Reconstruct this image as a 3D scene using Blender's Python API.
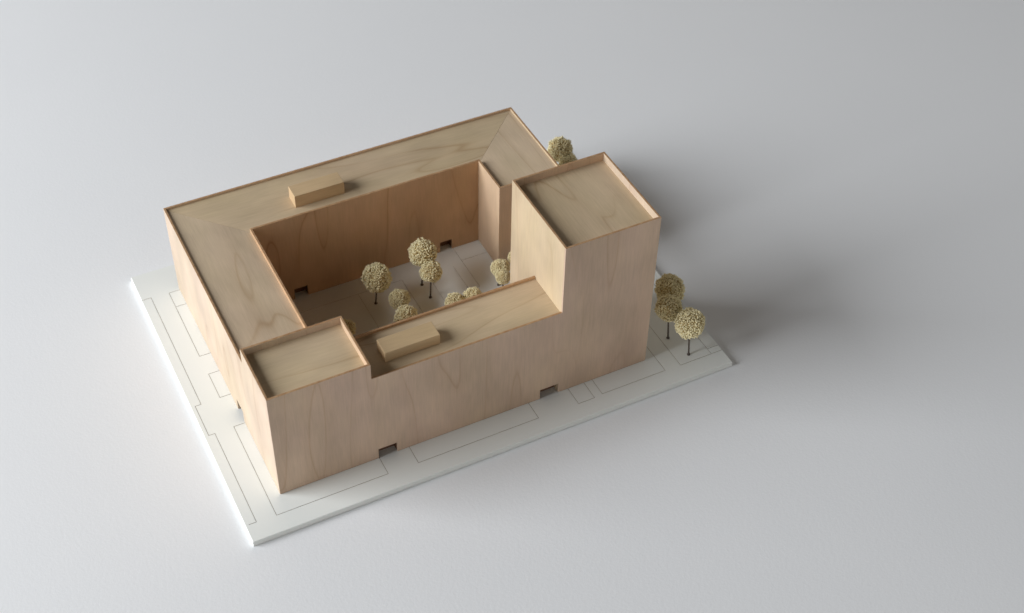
import bpy, bmesh, math, random
from mathutils import Vector, noise

sc = bpy.context.scene
for o in list(bpy.data.objects):
    bpy.data.objects.remove(o)
COL = sc.collection

# ------------------------------------------------------------------ camera
cam = bpy.data.cameras.new('camera')
cam_o = bpy.data.objects.new('camera', cam)
COL.objects.link(cam_o)
cam.sensor_width = 36
cam.lens = 1465.05 / 1024 * 36
cam_o.location = (-0.19156, -0.94163, 1.26629)
cam_o.rotation_euler = (0.79338, -0.01639, -0.46672)
cam.clip_start = 0.05
cam.clip_end = 60
cam.dof.use_dof = True
cam.dof.focus_distance = 1.66
cam.dof.aperture_fstop = 5.6
sc.camera = cam_o

# ------------------------------------------------------------------ world: the dim room around the table, with added fill
world = bpy.data.worlds.new('World')
sc.world = world
world.use_nodes = True
bg = world.node_tree.nodes['Background']
bg.inputs['Color'].default_value = (1.0, 0.96, 0.91, 1)
wt = world.node_tree
def wn(op, a, b=None, c=None):
    n = wt.nodes.new('ShaderNodeMath')
    n.operation = op
    for i, v in enumerate((a, b, c)):
        if v is None:
            continue
        if isinstance(v, (int, float)):
            n.inputs[i].default_value = v
        else:
            wt.links.new(v, n.inputs[i])
    return n.outputs[0]
wtc = wt.nodes.new('ShaderNodeTexCoord')
wsep = wt.nodes.new('ShaderNodeSeparateXYZ')
wt.links.new(wtc.outputs['Generated'], wsep.inputs[0])
# the room: dark ceiling, pale walls low down; front and rear glow added as fill
FRONT, REAR, SIDE, BASE = 0.52, 0.86, 0.17, 0.01
toward = wn('MAXIMUM', wn('ADD', wn('MULTIPLY', wsep.outputs['Y'], -0.90), wn('MULTIPLY', wsep.outputs['X'], -0.43)), 0.0)
behind = wn('MAXIMUM', wn('ADD', wn('MULTIPLY', wsep.outputs['Y'], 0.80), wn('MULTIPLY', wsep.outputs['X'], 0.60)), 0.0)
low_band = wt.nodes.new('ShaderNodeMapRange')
low_band.interpolation_type = 'SMOOTHSTEP'
wt.links.new(wsep.outputs['Z'], low_band.inputs['Value'])
low_band.inputs['From Min'].default_value = 0.22
low_band.inputs['From Max'].default_value = 0.68
low_band.inputs['To Min'].default_value = 1.0
low_band.inputs['To Max'].default_value = 0.0
wt.links.new(wn('ADD', wn('MULTIPLY', wn('ADD', wn('MULTIPLY', behind, REAR), wn('ADD', wn('MULTIPLY', toward, FRONT), SIDE)), low_band.outputs[0]), BASE), bg.inputs['Strength'])

# ------------------------------------------------------------------ window light from the left
def area(name, loc, target, sx, sy, power, color):
    l = bpy.data.lights.new(name, 'AREA')
    l.shape = 'RECTANGLE'
    l.size = sx
    l.size_y = sy
    l.energy = power
    l.color = color
    o = bpy.data.objects.new(name, l)
    COL.objects.link(o)
    o.location = loc
    d = Vector(target) - Vector(loc)
    o.rotation_euler = d.to_track_quat('-Z', 'Y').to_euler()
    return o

AZ = math.radians(12.5)
DIST = 4.3
area('window_light', (0.2 - DIST * math.cos(AZ), 0.2 + DIST * math.sin(AZ), 2.25), (0.25, 0.2, 0.1),
     3.3, 3.0, 318, (0.94, 0.97, 1.0))

sc.view_settings.view_transform = 'Standard'
sc.view_settings.look = 'None'
sc.view_settings.exposure = 0.06
sc.view_settings.gamma = 1
sc.render.engine = 'CYCLES'

# ------------------------------------------------------------------ materials
def new_mat(name):
    m = bpy.data.materials.new(name)
    m.use_nodes = True
    nt = m.node_tree
    return m, nt, nt.nodes['Principled BSDF']

def N(nt, typ, **kw):
    n = nt.nodes.new(typ)
    for k, v in kw.items():
        setattr(n, k, v)
    return n

def math_node(nt, op, a, b=None, clamp=False):
    n = N(nt, 'ShaderNodeMath', operation=op, use_clamp=clamp)
    for i, v in enumerate((a, b)):
        if v is None:
            continue
        if isinstance(v, (int, float)):
            n.inputs[i].default_value = v
        else:
            nt.links.new(v, n.inputs[i])
    return n.outputs[0]

def noise_tex(nt, vec, scale, detail=2.0, rough=0.5, dist=0.0):
    n = N(nt, 'ShaderNodeTexNoise')
    nt.links.new(vec, n.inputs['Vector'])
    n.inputs['Scale'].default_value = scale
    n.inputs['Detail'].default_value = detail
    n.inputs['Roughness'].default_value = rough
    n.inputs['Distortion'].default_value = dist
    return n.outputs['Fac']

def mapping(nt, vec, loc, scale, rot=(0, 0, 0)):
    n = N(nt, 'ShaderNodeMapping')
    nt.links.new(vec, n.inputs['Vector'])
    n.inputs['Location'].default_value = loc
    n.inputs['Rotation'].default_value = rot
    n.inputs['Scale'].default_value = scale
    return n.outputs[0]

def wood(name, axis, seed, tilt=0.0, base=(0.605, 0.455, 0.33), line=(0.38, 0.225, 0.125), lines=7.0, strength=0.45):
    """birch ply face: fine fibres along `axis`, sparse winding growth lines"""
    m, nt, b = new_mat(name)
    tc = N(nt, 'ShaderNodeTexCoord').outputs['Object']
    rnd = random.Random(seed)
    off = (rnd.uniform(3, 9), rnd.uniform(3, 9), rnd.uniform(3, 9))
    rot = [0, 0, 0]
    if axis in 'xy':
        rot[2] = tilt
    else:
        rot[1] = tilt
    def sc3(along, across=1.0):
        s = [across] * 3
        s['xyz'.index(axis)] = along
        return s
    broad = noise_tex(nt, mapping(nt, tc, off, sc3(0.17), rot), 10.0, 2.0, 0.42, 0.15)
    v = math_node(nt, 'MULTIPLY', broad, lines)
    fr = math_node(nt, 'FRACT', v)
    ramp = N(nt, 'ShaderNodeValToRGB')
    nt.links.new(fr, ramp.inputs[0])
    e = ramp.color_ramp.elements
    e[0].position = 0.0; e[0].color = (0, 0, 0, 1)
    e[1].position = 1.0; e[1].color = (0, 0, 0, 1)
    for pos, c in ((0.25, 0.05), (0.60, 0.26), (0.645, 0.42), (0.66, 1.0), (0.685, 0.35), (0.72, 0.08)):
        k = ramp.color_ramp.elements.new(pos)
        k.color = (c, c, c, 1)
    gate = noise_tex(nt, mapping(nt, tc, (off[1], off[2], off[0]), sc3(0.5)), 16.0, 1.0)
    gate = math_node(nt, 'MULTIPLY', math_node(nt, 'SUBTRACT', gate, 0.30), 3.2, True)
    lf = math_node(nt, 'MULTIPLY', math_node(nt, 'MULTIPLY', ramp.outputs[0], gate), strength, True)
    fibre = noise_tex(nt, mapping(nt, tc, off, sc3(0.035), rot), 900.0, 3.0, 0.6)
    flecks = noise_tex(nt, mapping(nt, tc, off, sc3(0.16), rot), 260.0, 2.0, 0.6)
    blotch = noise_tex(nt, mapping(nt, tc, (off[2], off[0], off[1]), sc3(0.6)), 18.0, 2.0, 0.55)
    mix = N(nt, 'ShaderNodeMix', data_type='RGBA')
    nt.links.new(lf, mix.inputs['Factor'])
    mix.inputs['A'].default_value = (*base, 1)
    mix.inputs['B'].default_value = (*line, 1)
    tone = math_node(nt, 'ADD', math_node(nt, 'MULTIPLY', fibre, 0.26), math_node(nt, 'MULTIPLY', blotch, 0.54))
    tone = math_node(nt, 'ADD', tone, math_node(nt, 'MULTIPLY', flecks, 0.16))
    tone = math_node(nt, 'ADD', tone, 0.535)
    # slow drift between a pinker and a yellower tone
    hue = noise_tex(nt, mapping(nt, tc, (off[1], off[0], off[2]), sc3(0.45)), 13.0, 3.0, 0.6)
    hr = N(nt, 'ShaderNodeValToRGB')
    hr.color_ramp.elements[0].position = 0.34
    hr.color_ramp.elements[0].color = (1.02, 0.985, 1.0, 1)
    hr.color_ramp.elements[1].position = 0.66
    hr.color_ramp.elements[1].color = (1.0, 0.985, 0.935, 1)
    nt.links.new(hue, hr.inputs[0])
    hm = N(nt, 'ShaderNodeMix', data_type='RGBA', blend_type='MULTIPLY')
    hm.inputs['Factor'].default_value = 1.0
    nt.links.new(mix.outputs['Result'], hm.inputs['A'])
    nt.links.new(hr.outputs[0], hm.inputs['B'])
    mix = hm
    mul = N(nt, 'ShaderNodeMix', data_type='RGBA', blend_type='MULTIPLY')
    mul.inputs['Factor'].default_value = 1.0
    nt.links.new(mix.outputs['Result'], mul.inputs['A'])
    nt.links.new(tone, mul.inputs['B'])
    nt.links.new(mul.outputs['Result'], b.inputs['Base Color'])
    b.inputs['Roughness'].default_value = 0.52
    b.inputs['Specular IOR Level'].default_value = 0.3
    bump = N(nt, 'ShaderNodeBump')
    bump.inputs['Strength'].default_value = 0.12
    bump.inputs['Distance'].default_value = 0.0004
    nt.links.new(fibre, bump.inputs['Height'])
    nt.links.new(bump.outputs[0], b.inputs['Normal'])
    return m

def edge_wood():
    """sawn, slightly scorched ply edge"""
    m, nt, b = new_mat('ply_edge')
    tc = N(nt, 'ShaderNodeTexCoord').outputs['Object']
    n = noise_tex(nt, tc, 160, 3)
    r = N(nt, 'ShaderNodeValToRGB')
    r.color_ramp.elements[0].position = 0.3
    r.color_ramp.elements[0].color = (0.36, 0.19, 0.085, 1)
    r.color_ramp.elements[1].position = 0.7
    r.color_ramp.elements[1].color = (0.50, 0.31, 0.165, 1)
    nt.links.new(n, r.inputs[0])
    nt.links.new(r.outputs[0], b.inputs['Base Color'])
    b.inputs['Roughness'].default_value = 0.65
    return m

def white_board():
    m, nt, b = new_mat('white_board')
    tc = N(nt, 'ShaderNodeTexCoord').outputs['Object']
    n = noise_tex(nt, tc, 12, 3)
    r = N(nt, 'ShaderNodeValToRGB')
    r.color_ramp.elements[0].position = 0.3
    r.color_ramp.elements[0].color = (0.865, 0.885, 0.855, 1)
    r.color_ramp.elements[1].position = 0.7
    r.color_ramp.elements[1].color = (0.885, 0.905, 0.875, 1)
    nt.links.new(n, r.inputs[0])
    nt.links.new(r.outputs[0], b.inputs['Base Color'])
    b.inputs['Roughness'].default_value = 0.5
    b.inputs['Specular IOR Level'].default_value = 0.3
    return m

def groove_mat():
    m, nt, b = new_mat('engraved_groove')
    b.inputs['Base Color'].default_value = (0.52, 0.49, 0.42, 1)
    b.inputs['Roughness'].default_value = 0.8
    return m

def paper():
    m, nt, b = new_mat('white_paper')
    tc = N(nt, 'ShaderNodeTexCoord').outputs['Object']
    n = noise_tex(nt, tc, 2.2, 4, 0.6)
    fine = noise_tex(nt, tc, 330, 3, 0.6)
    r = N(nt, 'ShaderNodeValToRGB')
    r.color_ramp.elements[0].position = 0.3
    r.color_ramp.elements[0].color = (0.872, 0.880, 0.893, 1)
    r.color_ramp.elements[1].position = 0.7
    r.color_ramp.elements[1].color = (0.893, 0.900, 0.911, 1)
    nt.links.new(n, r.inputs[0])
    nt.links.new(r.outputs[0], b.inputs['Base Color'])
    b.inputs['Roughness'].default_value = 0.62
    b.inputs['Specular IOR Level'].default_value = 0.25
    bump = N(nt, 'ShaderNodeBump')
    bump.inputs['Strength'].default_value = 0.3
    bump.inputs['Distance'].default_value = 0.0006
    nt.links.new(fine, bump.inputs['Height'])
    nt.links.new(bump.outputs[0], b.inputs['Normal'])
    return m

def ball_mat():
    m, nt, b = new_mat('dried_seed_head')
    tc = N(nt, 'ShaderNodeTexCoord').outputs['Object']
    n = noise_tex(nt, tc, 420, 3, 0.7)
    r = N(nt, 'ShaderNodeValToRGB')
    r.color_ramp.elements[0].position = 0.28
    r.color_ramp.elements[0].color = (0.72, 0.59, 0.31, 1)
    r.color_ramp.elements[1].position = 0.55
    r.color_ramp.elements[1].color = (0.95, 0.88, 0.60, 1)
    nt.links.new(n, r.inputs[0])
    nt.links.new(r.outputs[0], b.inputs['Base Color'])
    b.inputs['Roughness'].default_value = 0.85
    b.inputs['Specular IOR Level'].default_value = 0.15
    return m

def core_mat():
    m, nt, b = new_mat('seed_head_core')
    b.inputs['Base Color'].default_value = (0.50, 0.38, 0.18, 1)
    b.inputs['Roughness'].default_value = 0.9
    return m

def stem_mat():
    m, nt, b = new_mat('dark_stem')
    tc = N(nt, 'ShaderNodeTexCoord').outputs['Object']
    n = noise_tex(nt, tc, 500, 2)
    r = N(nt, 'ShaderNodeValToRGB')
    r.color_ramp.elements[0].color = (0.035, 0.025, 0.02, 1)
    r.color_ramp.elements[1].color = (0.13, 0.10, 0.08, 1)
    nt.links.new(n, r.inputs[0])
    nt.links.new(r.outputs[0], b.inputs['Base Color'])
    b.inputs['Roughness'].default_value = 0.5
    return m

EDGE = edge_wood()
def browned():
    m, nt, b = new_mat('recess_brown')
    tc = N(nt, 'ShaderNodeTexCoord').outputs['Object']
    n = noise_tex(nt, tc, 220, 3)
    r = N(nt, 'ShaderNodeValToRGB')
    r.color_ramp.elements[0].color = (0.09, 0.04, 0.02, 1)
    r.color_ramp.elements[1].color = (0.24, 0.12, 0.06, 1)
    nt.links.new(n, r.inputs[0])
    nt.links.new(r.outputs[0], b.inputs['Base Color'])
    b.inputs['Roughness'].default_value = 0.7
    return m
RECESS_BROWN = browned()  # dark brown for the insides of the openings
# the wall panels differ a little in tone
WALL_TONES = ((0.59, 0.448, 0.335), (0.60, 0.487, 0.37), (0.60, 0.445, 0.305), (0.555, 0.448, 0.305))
M_WALL = [wood('birch_wall_%d' % i, 'z', 11 + i, tilt=0.12 * (i - 1), base=WALL_TONES[i]) for i in range(4)]
M_ROOF_X = [wood('birch_roof_x_%d' % i, 'x', 31 + i, tilt=0.06 * i, base=(0.565, 0.45, 0.30), line=(0.36, 0.235, 0.12), lines=7, strength=0.65) for i in range(3)]
M_ROOF_Y = [wood('birch_roof_y_%d' % i, 'y', 63 + i, tilt=0.05 + 0.2 * i, base=((0.58, 0.465, 0.33) if i < 2 else (0.565, 0.45, 0.30)), line=(0.36, 0.235, 0.12), lines=7, strength=0.65) for i in range(3)]
M_COURT_SHADED = [wood('birch_inner_shaded_%d' % i, 'z', 91 + i, tilt=0.1 * (i - 1), base=(0.585, 0.39, 0.235), line=(0.34, 0.17, 0.075), lines=9.0, strength=0.7) for i in range(4)]  # courtyard bounce and shade put into a redder, darker wood base
M_BLOCK = wood('birch_block', 'x', 77, base=(0.57, 0.42, 0.245), lines=2, strength=0.3)

# ------------------------------------------------------------------ mesh helpers
def obj(name, bm, mats, parent=None, bevel=0.0):
    bmesh.ops.recalc_face_normals(bm, faces=bm.faces[:])
    me = bpy.data.meshes.new(name)
    bm.to_mesh(me)
    bm.free()
    for m in mats:
        me.materials.append(m)
    o = bpy.data.objects.new(name, me)
    COL.objects.link(o)
    if parent is not None:
        o.parent = parent
        o.matrix_parent_inverse.identity()
    if bevel:
        md = o.modifiers.new('bevel', 'BEVEL')
        md.width = bevel
        md.segments = 2
        md.limit_method = 'ANGLE'
        md.angle_limit = math.radians(40)
    return o

def tag(o, label=None, cat=None, group=None, kind=None):
    if label: o['label'] = label
    if cat: o['category'] = cat
    if group: o['group'] = group
    if kind: o['kind'] = kind

def prism(pa, pb, edge_faces=True):
    """two matching 3-D polygons joined; side faces facing up get material 1 (the cut edge)"""
    bm = bmesh.new()
    a = [bm.verts.new(p) for p in pa]
    b = [bm.verts.new(p) for p in pb]
    n = len(a)
    bm.faces.new(a)
    bm.faces.new(b[::-1])
    sides = []
    for i in range(n):
        j = (i + 1) % n
        sides.append(bm.faces.new((a[i], b[i], b[j], a[j])))
    bmesh.ops.recalc_face_normals(bm, faces=bm.faces[:])
    if edge_faces:
        for f in sides:
            f.normal_update()
            if f.normal.z > 0.9:
                f.material_index = 1
    return bm

def boxbm(x0, y0, z0, x1, y1, z1, top_edge=True):
    return prism([(x0, y0, z0), (x1, y0, z0), (x1, y0, z1), (x0, y0, z1)],
                 [(x0, y1, z0), (x1, y1, z0), (x1, y1, z1), (x0, y1, z1)], top_edge)

# ------------------------------------------------------------------ table
bm = bmesh.new()
S = 4.0
TZ = -0.0073
vs = [bm.verts.new(p) for p in ((-S, -S, TZ), (S, -S, TZ), (S, S, TZ), (-S, S, TZ))]
bm.faces.new(vs)
t = obj('table_surface', bm, [paper()])
tag(t, kind='structure')

# ------------------------------------------------------------------ base board with engraved lines
X1, Y1 = 0.6, 0.452
GW = 0.0006
GD = 0.0006
segs = [
    # long strip along the short side, with its two jogs
    (0.0122, 0.4055, 0.0002, 0.4055), (0.0122, 0.4055, 0.0122, 0.2105), (0.0122, 0.2105, 0.0052, 0.2105),
    (0.0052, 0.2105, 0.0052, 0.1618), (0.0052, 0.1618, 0.0124, 0.1618), (0.0124, 0.1618, 0.0124, 0.0240),
    (0.0124, 0.0240, 0.0042, 0.0240),
    # plot outlines touching the building
    (0.0520, 0.4041, 0.0345, 0.4041), (0.0345, 0.4041, 0.0345, 0.2842), (0.0345, 0.2842, 0.0520, 0.2842),
    (0.0345, 0.3769, 0.0520, 0.3769),
    (0.0520, 0.2521, 0.0350, 0.2521), (0.0350, 0.2521, 0.0350, 0.2111), (0.0350, 0.2111, 0.0520, 0.2111),
    (0.0520, 0.1621, 0.0348, 0.1621), (0.0348, 0.1621, 0.0348, 0.0230), (0.0348, 0.0230, 0.1650, 0.0230),
    (0.1650, 0.0230, 0.1650, 0.0500),
    (0.2012, 0.0500, 0.2012, 0.0226), (0.2012, 0.0226, 0.3516, 0.0226), (0.3516, 0.0226, 0.3516, 0.0500),
    (0.4033, 0.0500, 0.4033, 0.0218), (0.4033, 0.0218, 0.4245, 0.0218), (0.4245, 0.0218, 0.4245, 0.0500),
    (0.4355, 0.0500, 0.4355, 0.0232), (0.4355, 0.0232, 0.5208, 0.0232), (0.5208, 0.0232, 0.5208, 0.2300),
    (0.5417, 0.3500, 0.5417, 0.0225), (0.5417, 0.0225, 0.5990, 0.0225), (0.5846, 0.0225, 0.5846, 0.3500),
    (0.5846, 0.0314, 0.5998, 0.0314),
    # courtyard paths
    (0.3858, 0.3262, 0.3858, 0.2480), (0.3858, 0.3010, 0.4217, 0.3010), (0.3716, 0.2950, 0.3716, 0.1600),
    (0.3716, 0.2480, 0.3858, 0.2480), (0.3356, 0.2860, 0.3356, 0.1600), (0.3030, 0.3000, 0.3030, 0.2200),
    (0.2440, 0.3010, 0.2440, 0.1900), (0.1600, 0.2950, 0.1600, 0.2000), (0.1600, 0.3010, 0.3030, 0.3010),
]
rects = []
for (xa, ya, xb, yb) in segs:
    w_ = (0.0004 if 0.14 < min(xa, xb) < 0.42 and min(ya, yb) > 0.12 else GW) / 2     # finer lines in the yard
    rects.append((round(min(xa, xb) - w_, 6), round(min(ya, yb) - w_, 6),
                  round(max(xa, xb) + w_, 6), round(max(ya, yb) + w_, 6)))
xs = sorted({0.0006, 0.0, X1, X1 - 0.0006} | {v for r_ in rects for v in (r_[0], r_[2]) if 0.0007 < v < X1 - 0.0007})
ys = sorted({0.0006, 0.0, Y1, Y1 - 0.0006} | {v for r_ in rects for v in (r_[1], r_[3]) if 0.0007 < v < Y1 - 0.0007})
bm = bmesh.new()
nx, ny = len(xs), len(ys)
def in_groove(i, j):
    if i < 1 or j < 1 or i >= nx - 2 or j >= ny - 2:
        return False
    cx, cy = (xs[i] + xs[i + 1]) / 2, (ys[j] + ys[j + 1]) / 2
    return any(r_[0] < cx < r_[2] and r_[1] < cy < r_[3] for r_ in rects)
G = [[in_groove(i, j) for j in range(ny - 1)] for i in range(nx - 1)]
vc = {}
def vv(i, j, low):
    border = i in (0, nx - 1) or j in (0, ny - 1)
    z = -0.0006 if border else (-GD if low else 0.0)
    k = (i, j, z)
    if k not in vc:
        vc[k] = bm.verts.new((xs[i], ys[j], z))
    return vc[k]
for i in range(nx - 1):
    for j in range(ny - 1):
        g = G[i][j]
        f = bm.faces.new((vv(i, j, g), vv(i + 1, j, g), vv(i + 1, j + 1, g), vv(i, j + 1, g)))
        f.material_index = 1 if g else 0
        if i + 1 < nx - 1 and G[i + 1][j] != g:
            f = bm.faces.new((vv(i + 1, j, False), vv(i + 1, j + 1, False), vv(i + 1, j + 1, True), vv(i + 1, j, True)))
            f.material_index = 1
        if j + 1 < ny - 1 and G[i][j + 1] != g:
            f = bm.faces.new((vv(i, j + 1, False), vv(i + 1, j + 1, False), vv(i + 1, j + 1, True), vv(i, j + 1, True)))
            f.material_index = 1
# sides of the board
zb = TZ + 0.0002
ring = [(i, 0) for i in range(nx)] + [(nx - 1, j) for j in range(1, ny)] + \
       [(i, ny - 1) for i in range(nx - 2, -1, -1)] + [(0, j) for j in range(ny - 2, 0, -1)]
low = [bm.verts.new((xs[i], ys[j], zb)) for i, j in ring]
for k in range(len(ring)):
    k2 = (k + 1) % len(ring)
    bm.faces.new((vc[(ring[k][0], ring[k][1], -0.0006)], low[k], low[k2], vc[(ring[k2][0], ring[k2][1], -0.0006)]))
bm.faces.new(low[::-1])
board = obj('base_board', bm, [white_board(), groove_mat()])
tag(board, 'white rectangular base board engraved with thin plot outlines, lying under the wooden building model', 'base board')

# ------------------------------------------------------------------ the wooden building
x0, y0, x1, y1 = 0.0481, 0.0477, 0.5075, 0.4072
H0, H1, H2 = 0.1307, 0.1524, 0.2254
lx, ly = 0.1626, 0.1286
tx, ty = 0.3898, 0.1741
ix0, iy1, ix1 = 0.1302, 0.3264, 0.4219
fy, ry = 0.1143, 0.2680
TW = 0.0026
RE, RX = 0.2240, 0.4620      # the outer half of the right range runs on a little further
EPS = 0.0002           # the walls stand a hair above the board
bld = bpy.data.objects.new('building_model', None)
COL.objects.link(bld)
bld.empty_display_size = 0.05
tag(bld, 'pale birch plywood model of a courtyard block with a low and a tall corner tower', 'architectural model')
def part(name, bm, mats, bevel=0.00035, parent=None):
    return obj(name, bm, mats, parent or bld, bevel)

b0 = EPS
FO = ((0.1647, 0.1870), (0.3664, 0.3902))       # openings in the front
FH = 0.0150
poly = [(x0, b0)]
for a, b in FO:
    poly += [(a, b0), (a, FH), (b, FH), (b, b0)]
poly += [(x1, b0), (x1, H2), (tx, H2), (tx, H0), (lx, H0), (lx, H1), (x0, H1)]
inn = [(min(max(x, x0 + TW), x1 - TW), z) for x, z in poly]
part('outer_wall', prism([(x, y0, z) for x, z in poly], [(x, y0 + TW, z) for x, z in inn]), [M_WALL[0], EDGE])
# left
LO = (0.1640, 0.1852)
LH = 0.0170
poly = [(y0, b0), (LO[0], b0), (LO[0], LH), (LO[1], LH), (LO[1], b0), (y1, b0), (y1, H0), (ly, H0), (ly, H1), (y0, H1)]
inn = [(min(max(y, y0 + TW), y1 - TW), z) for y, z in poly]
part('outer_wall', prism([(x0, y, z) for y, z in poly], [(x0 + TW, y, z) for y, z in inn]), [M_WALL[1], EDGE])
# rear
RO = ((0.1712, 0.1885), (0.3679, 0.3846))       # openings through the rear range
RH = 0.0160
poly = [(x0, b0)]
poly += [(x1, b0), (x1, H0), (x0, H0)]
inn = [(min(max(x, x0 + TW), x1 - TW), z) for x, z in poly]
part('outer_wall', prism([(x, y1, z) for x, z in poly], [(x, y1 - TW, z) for x, z in inn]), [M_WALL[2], EDGE])
# right wing and tower, a gap between them
poly = [(RE, b0), (y1, b0), (y1, H0), (RE, H0)]
inn = [(min(y, y1 - TW), z) for y, z in poly]
part('outer_wall', prism([(x1, y, z) for y, z in poly], [(x1 - TW, y, z) for y, z in inn]), [M_WALL[3], EDGE])
poly = [(y0, b0), (ty, b0), (ty, H2), (y0, H2)]
inn = [(min(max(y, y0 + TW), ty - TW), z) for y, z in poly]
part('tower_wall', prism([(x1, y, z) for y, z in poly], [(x1 - TW, y, z) for y, z in inn]), [M_WALL[1], EDGE])
# tower back and inner side, mitred together
poly = [(tx, b0), (x1, b0), (x1, H2), (tx, H2)]
inn = [(min(max(x, tx + TW), x1 - TW), z) for x, z in poly]
part('tower_wall', prism([(x, ty, z) for x, z in poly], [(x, ty - TW, z) for x, z in inn]), [M_WALL[2], EDGE])
poly = [(y0 + TW, b0), (ty, b0), (ty, H2), (y0 + TW, H2)]
inn = [(min(y, ty - TW), z) for y, z in poly]
part('tower_wall', prism([(tx, y, z) for y, z in poly], [(tx + TW, y, z) for y, z in inn]), [M_WALL[3], EDGE])
# low tower: back and right
poly = [(x0 + TW, b0), (lx, b0), (lx, H1), (x0 + TW, H1)]
inn = [(min(x, lx - TW), z) for x, z in poly]
part('tower_wall', prism([(x, ly, z) for x, z in poly], [(x, ly - TW, z) for x, z in inn]), [M_WALL[1], EDGE])
poly = [(y0 + TW, b0), (ly, b0), (ly, H1), (y0 + TW, H1)]
inn = [(min(y, ly - TW), z) for y, z in poly]
part('tower_wall', prism([(lx, y, z) for y, z in poly], [(lx - TW, y, z) for y, z in inn]), [M_WALL[2], EDGE])
# courtyard walls
poly = [(ix0, b0)]
for a, b in RO:
    poly += [(a, b0), (a, RH), (b, RH), (b, b0)]
poly += [(ix1, b0), (ix1, H0), (ix0, H0)]
inn = [((x - TW if x == ix0 else x + TW if x == ix1 else x), z) for x, z in poly]
part('courtyard_wall', prism([(x, iy1, z) for x, z in poly], [(x, iy1 + TW, z) for x, z in inn]), [M_COURT_SHADED[3], EDGE])
poly = [(ly, b0), (iy1, b0), (iy1, H0), (ly, H0)]
inn = [((y + TW if y == iy1 else y), z) for y, z in poly]
part('courtyard_wall', prism([(ix0, y, z) for y, z in poly], [(ix0 - TW, y, z) for y, z in inn]), [M_COURT_SHADED[0], EDGE])
poly = [(ry, b0), (iy1, b0), (iy1, H0), (ry, H0)]
inn = [((y + TW if y == iy1 else y + TW), z) for y, z in poly]
part('courtyard_wall', prism([(ix1, y, z) for y, z in poly], [(ix1 + TW, y, z) for y, z in inn]), [M_WALL[2], EDGE])
poly = [(ix1, b0), (RX, b0), (RX, H0), (ix1, H0)]
inn = [((x + TW), z) for x, z in poly]
part('courtyard_wall', prism([(RX, RE, z) for z in (b0, H0)] + [(RX, ry, z) for z in (H0, b0)],
                             [(RX + TW, RE + TW, z) for z in (b0, H0)] + [(RX + TW, ry + TW, z) for z in (H0, b0)]), [M_WALL[0], EDGE])
part('courtyard_wall', prism([(RX, RE, b0), (x1 - TW, RE, b0), (x1 - TW, RE, H0), (RX, RE, H0)],
                             [(RX + TW, RE + TW, b0), (x1 - TW, RE + TW, b0), (x1 - TW, RE + TW, H0), (RX + TW, RE + TW, H0)]), [M_WALL[2], EDGE])
part('courtyard_wall', prism([(x, ry, z) for x, z in poly], [(x, ry + TW, z) for x, z in inn]), [M_WALL[1], EDGE])
poly = [(lx, b0)]
poly += [(tx, b0), (tx, H0), (lx, H0)]
part('courtyard_wall', prism([(x, fy, z) for x, z in poly], [(x, fy - TW, z) for x, z in poly]), [M_COURT_SHADED[0], EDGE])

# every opening is a shallow recess: a three-sided frame with a back, its floor is the board
def niche(to_world, a, b, d0, d1, h):
    """a..b along the wall, d0..d1 into it, height h; to_world(along, depth, z)"""
    t_ = 0.0015
    bm = bmesh.new()
    def q(*pts):
        bm.faces.new([bm.verts.new(to_world(*p)) for p in pts])
    q((a, d0, b0), (a, d1, b0), (a, d1, h), (a, d0, h))
    q((b, d0, b0), (b, d1, b0), (b, d1, h), (b, d0, h))
    q((a, d0, h), (b, d0, h), (b, d1, h), (a, d1, h))
    q((a, d1, b0), (b, d1, b0), (b, d1, h), (a, d1, h))
    bmesh.ops.remove_doubles(bm, verts=bm.verts[:], dist=1e-6)
    bmesh.ops.recalc_face_normals(bm, faces=bm.faces[:])
    r = bmesh.ops.solidify(bm, geom=bm.faces[:], thickness=-t_)
    part('entrance_recess', bm, [RECESS_BROWN], 0)
for a, b in FO:
    niche(lambda u, d, z: (u, y0 + d, z), a, b, TW, 0.0095, FH)
for a, b in RO:
    niche(lambda u, d, z: (u, iy1 + d, z), a, b, TW, 0.0100, RH)
niche(lambda u, d, z: (x0 + d, u, z), LO[0], LO[1], TW, 0.0120, LH)

# roofs
RD = 0.0034
def slab(pts, ztop, th, mat):
    g = 0.0
    pts = [p if len(p) == 3 else (p[0], p[1], 0.0) for p in pts]
    bm = prism([(x, y, ztop + z) for x, y, z in pts], [(x, y, ztop + z - th) for x, y, z in pts], False)
    return part('roof', bm, [mat, EDGE], 0)
zt = H0 - RD
UP, DN = 0.0008, -0.0022          # the wing roofs fall slightly towards the courtyard
ax0, ax1, ay1 = x0 + TW, x1 - TW, y1 - TW          # inside faces of outer walls
cx0, cx1, cy1 = ix0 - TW, ix1 + TW, iy1 + TW       # outside faces of courtyard walls
j = 0.00018
slab([(ax0, ly, UP), (cx0, ly, DN), (cx0, cy1 - j, DN), (ax0, ay1 - j, UP)], zt, 0.002, M_ROOF_Y[0])
roof_rear = slab([(ax0 + j, ay1, UP), (cx0 + j, cy1, DN), (cx1 - j, cy1, DN), (ax1 - j, ay1, UP)], zt, 0.002, M_ROOF_X[0])
slab([(cx1, ry + TW, DN), (RX + TW, ry + TW, (DN + UP) / 2), (RX + TW, RE + TW, (DN + UP) / 2), (ax1, RE + TW, UP), (ax1, ay1 - j, UP), (cx1, cy1 - j, DN)], zt, 0.002, M_ROOF_Y[1])
roof_front = slab([(lx, y0 + TW), (tx, y0 + TW), (tx, fy - TW), (lx, fy - TW)], zt + 0.0004, 0.002, M_ROOF_X[1])
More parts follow.
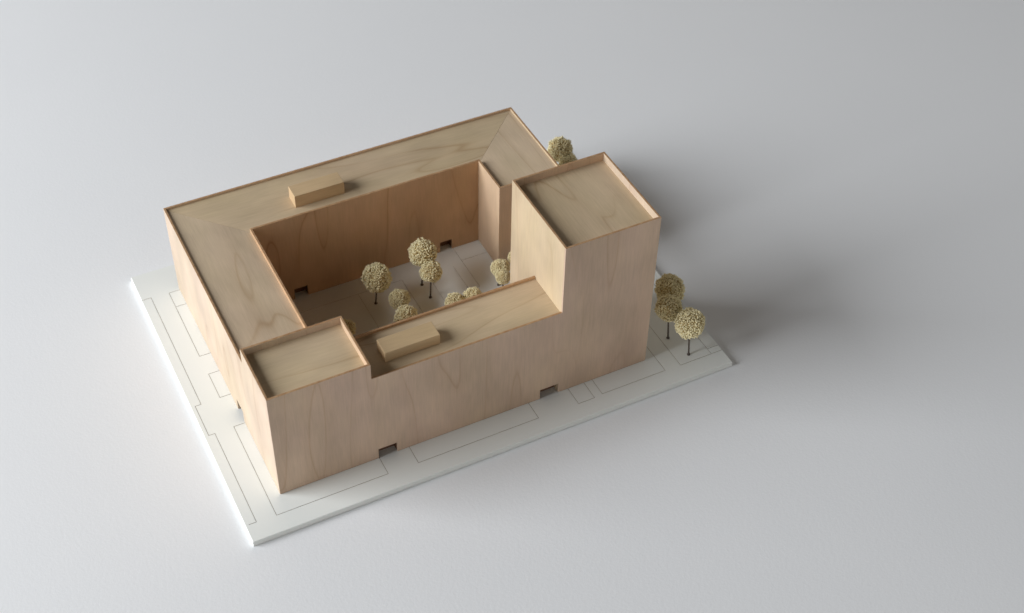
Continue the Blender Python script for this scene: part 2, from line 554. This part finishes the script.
slab([(ax0, y0 + TW), (lx - TW, y0 + TW), (lx - TW, ly - TW), (ax0, ly - TW)], H1 - 0.0092, 0.002, M_ROOF_X[2])
slab([(tx + TW, y0 + TW), (ax1, y0 + TW), (ax1, ty - TW), (tx + TW, ty - TW)], H2 - 0.0100, 0.002, M_ROOF_Y[2])

# the solid blocks on two roofs
part('roof_block', boxbm(0.1905, 0.3458, zt - 0.0024, 0.2532, 0.3672, 0.1430, False), [M_BLOCK, EDGE], 0.0005, roof_rear)
part('roof_block', boxbm(0.1862, 0.0660, zt + 0.0005, 0.2505, 0.0888, 0.1416, False), [M_BLOCK, EDGE], 0.0005, roof_front)

# ------------------------------------------------------------------ ball trees
BALL, CORE, STEM = ball_mat(), core_mat(), stem_mat()
def crown_mesh(seed):
    """unit ball of dense seed-like crumbs round a darker core"""
    rnd = random.Random(seed)
    bm = bmesh.new()
    bmesh.ops.create_icosphere(bm, subdivisions=3, radius=0.88)
    for v in bm.verts:
        v.co *= 1 + 0.14 * noise.noise(v.co * 2.2 + Vector((seed, 0, 0)))
    for f in bm.faces:
        f.material_index = 1
    ico = bmesh.new()
    bmesh.ops.create_icosphere(ico, subdivisions=1, radius=1)
    iv = [v.co.copy() for v in ico.verts]
    jf = [[v.index for v in f.verts] for f in ico.faces]
    ico.free()
    n = 880
    ga = math.pi * (3 - math.sqrt(5))
    for k in range(n):
        z = 1 - 2 * (k + 0.5) / n
        r = math.sqrt(1 - z * z)
        a = ga * k
        d = Vector((r * math.cos(a), r * math.sin(a), z))
        d = (d + Vector([rnd.uniform(-.05, .05) for _ in range(3)])).normalized()
        rad = 0.93 + 0.16 * noise.noise(d * 2.2 + Vector((seed, 0, 0))) + rnd.uniform(-0.05, 0.07)
        if rnd.random() < 0.08:
            continue                                   # little pits
        q = d.to_track_quat('Z', 'Y')
        s = rnd.uniform(0.045, 0.078)
        sx, sy, sz = s * rnd.uniform(0.8, 1.5), s * rnd.uniform(0.6, 1.0), s * rnd.uniform(0.8, 1.4)
        ca = rnd.uniform(0, 6.28)
        vs_ = []
        for c in iv:
            c2 = Vector((c.x * sx, c.y * sy, c.z * sz))
            c2 = Vector((c2.x * math.cos(ca) - c2.y * math.sin(ca), c2.x * math.sin(ca) + c2.y * math.cos(ca), c2.z))
            vs_.append(bm.verts.new(q @ c2 + d * rad))
        for f in jf:
            bm.faces.new([vs_[i] for i in f])
    me = bpy.data.meshes.new('crown')
    bm.to_mesh(me)
    bm.free()
    me.materials.append(BALL)
    me.materials.append(CORE)
    return me

def trunk_mesh(top, r0=0.0011, r1=0.0008):
    bm = bmesh.new()
    n = 10
    prof = [(0.0, 0.0021), (0.0008, 0.0020), (0.0014, r0), (0.5, (r0 + r1) / 2), (1.0, r1)]
    rings = []
    L = Vector(top)
    for k, (h, r) in enumerate(prof):
        c = Vector((0, 0, h)) if k < 3 else L * h
        rings.append([bm.verts.new(c + Vector((r * math.cos(6.2832 * i / n), r * math.sin(6.2832 * i / n), 0))) for i in range(n)])
    for a, b in zip(rings, rings[1:]):
        for i in range(n):
            f = bm.faces.new((a[i], a[(i + 1) % n], b[(i + 1) % n], b[i]))
            f.smooth = True
    bm.faces.new(rings[0][::-1])
    bm.faces.new(rings[-1])
    return bm

crowns = [crown_mesh(s) for s in range(5)]
# base x, base y, crown centre (x, y, z), crown radius, label
trees = [
    (0.2574, 0.2759, (0.2600, 0.2745, 0.0440), 0.0182, 'large ball tree standing alone in the dim left part of the courtyard'),
    (0.3220, 0.2814, (0.3240, 0.2795, 0.0552), 0.0172, 'tallest pale ball tree in mid courtyard, its crown behind a smaller trunked one'),
    (0.3222, 0.2564, (0.3238, 0.2556, 0.0438), 0.0130, 'smaller ball tree on a thin trunk just in front of the tallest courtyard tree'),
    (0.2754, 0.2434, (0.2750, 0.2420, 0.0300), 0.0124, 'small low ball crown right of the lone courtyard tree, just above another crown'),
    (0.2690, 0.2086, (0.2672, 0.2030, 0.0385), 0.0136, 'ball crown peeking over the front roof edge directly above its roof block'),
    (0.3360, 0.2127, (0.3335, 0.2080, 0.0285), 0.0122, 'half hidden ball crown behind the front roof edge, left one of the touching pair'),
    (0.3577, 0.2114, (0.3570, 0.2070, 0.0290), 0.0120, 'half hidden ball crown behind the front roof edge, right one of the touching pair'),
    (0.4085, 0.2401, (0.4090, 0.2375, 0.0300), 0.0118, 'round ball crown beside the inner wall of the tall tower, largest of that cluster'),
    (0.4042, 0.2203, (0.4045, 0.2210, 0.0320), 0.0096, 'small ball crown against the tall tower just below a larger round one'),
    (0.4310, 0.2484, (0.4320, 0.2450, 0.0330), 0.0082, 'sliver of a ball crown behind the tall tower edge, uppermost of that cluster'),
    (0.1985, 0.2216, (0.1985, 0.2216, 0.0320), 0.0106, 'dark little ball crown peeking out from behind the low corner tower'),
    (0.5788, 0.4000, (0.5788, 0.4000, 0.0420), 0.0168, 'shaded olive ball tree outside the far corner of the building, the more visible one'),
    (0.5812, 0.3790, (0.5812, 0.3790, 0.0320), 0.0134, 'mostly hidden ball crown just above the tall tower rear parapet, outside the building'),
    (0.5697, 0.1043, (0.5710, 0.1035, 0.0420), 0.0180, 'shaded brown ball tree right of the tall tower, rearmost of the three there'),
    (0.5514, 0.0677, (0.5480, 0.0694, 0.0505), 0.0160, 'middle ball tree of the three right of the tall tower, half in shade'),
    (0.5593, 0.0333, (0.5560, 0.0352, 0.0525), 0.0180, 'bright cream ball tree nearest the right corner of the board'),
]
rnd = random.Random(4)
for k, (bx, by, c, r, label) in enumerate(trees):
    root = bpy.data.objects.new('ball_tree', None)
    COL.objects.link(root)
    root.location = (bx, by, 0.0001)
    root.empty_display_size = 0.01
    tag(root, label, 'model tree', 'ball trees in the courtyard' if k < 11 else 'ball trees outside the building')
    rel = Vector((c[0] - bx, c[1] - by, c[2]))
    obj('trunk', trunk_mesh(rel), [STEM], root)
    cr = bpy.data.objects.new('crown', crowns[k % 5])
    COL.objects.link(cr)
    cr.parent = root
    cr.location = rel
    cr.rotation_euler = (rnd.uniform(0, 6), rnd.uniform(0, 6), rnd.uniform(0, 6))
    cr.scale = (r * rnd.uniform(0.97, 1.03), r * rnd.uniform(0.97, 1.03), r * rnd.uniform(0.97, 1.03))
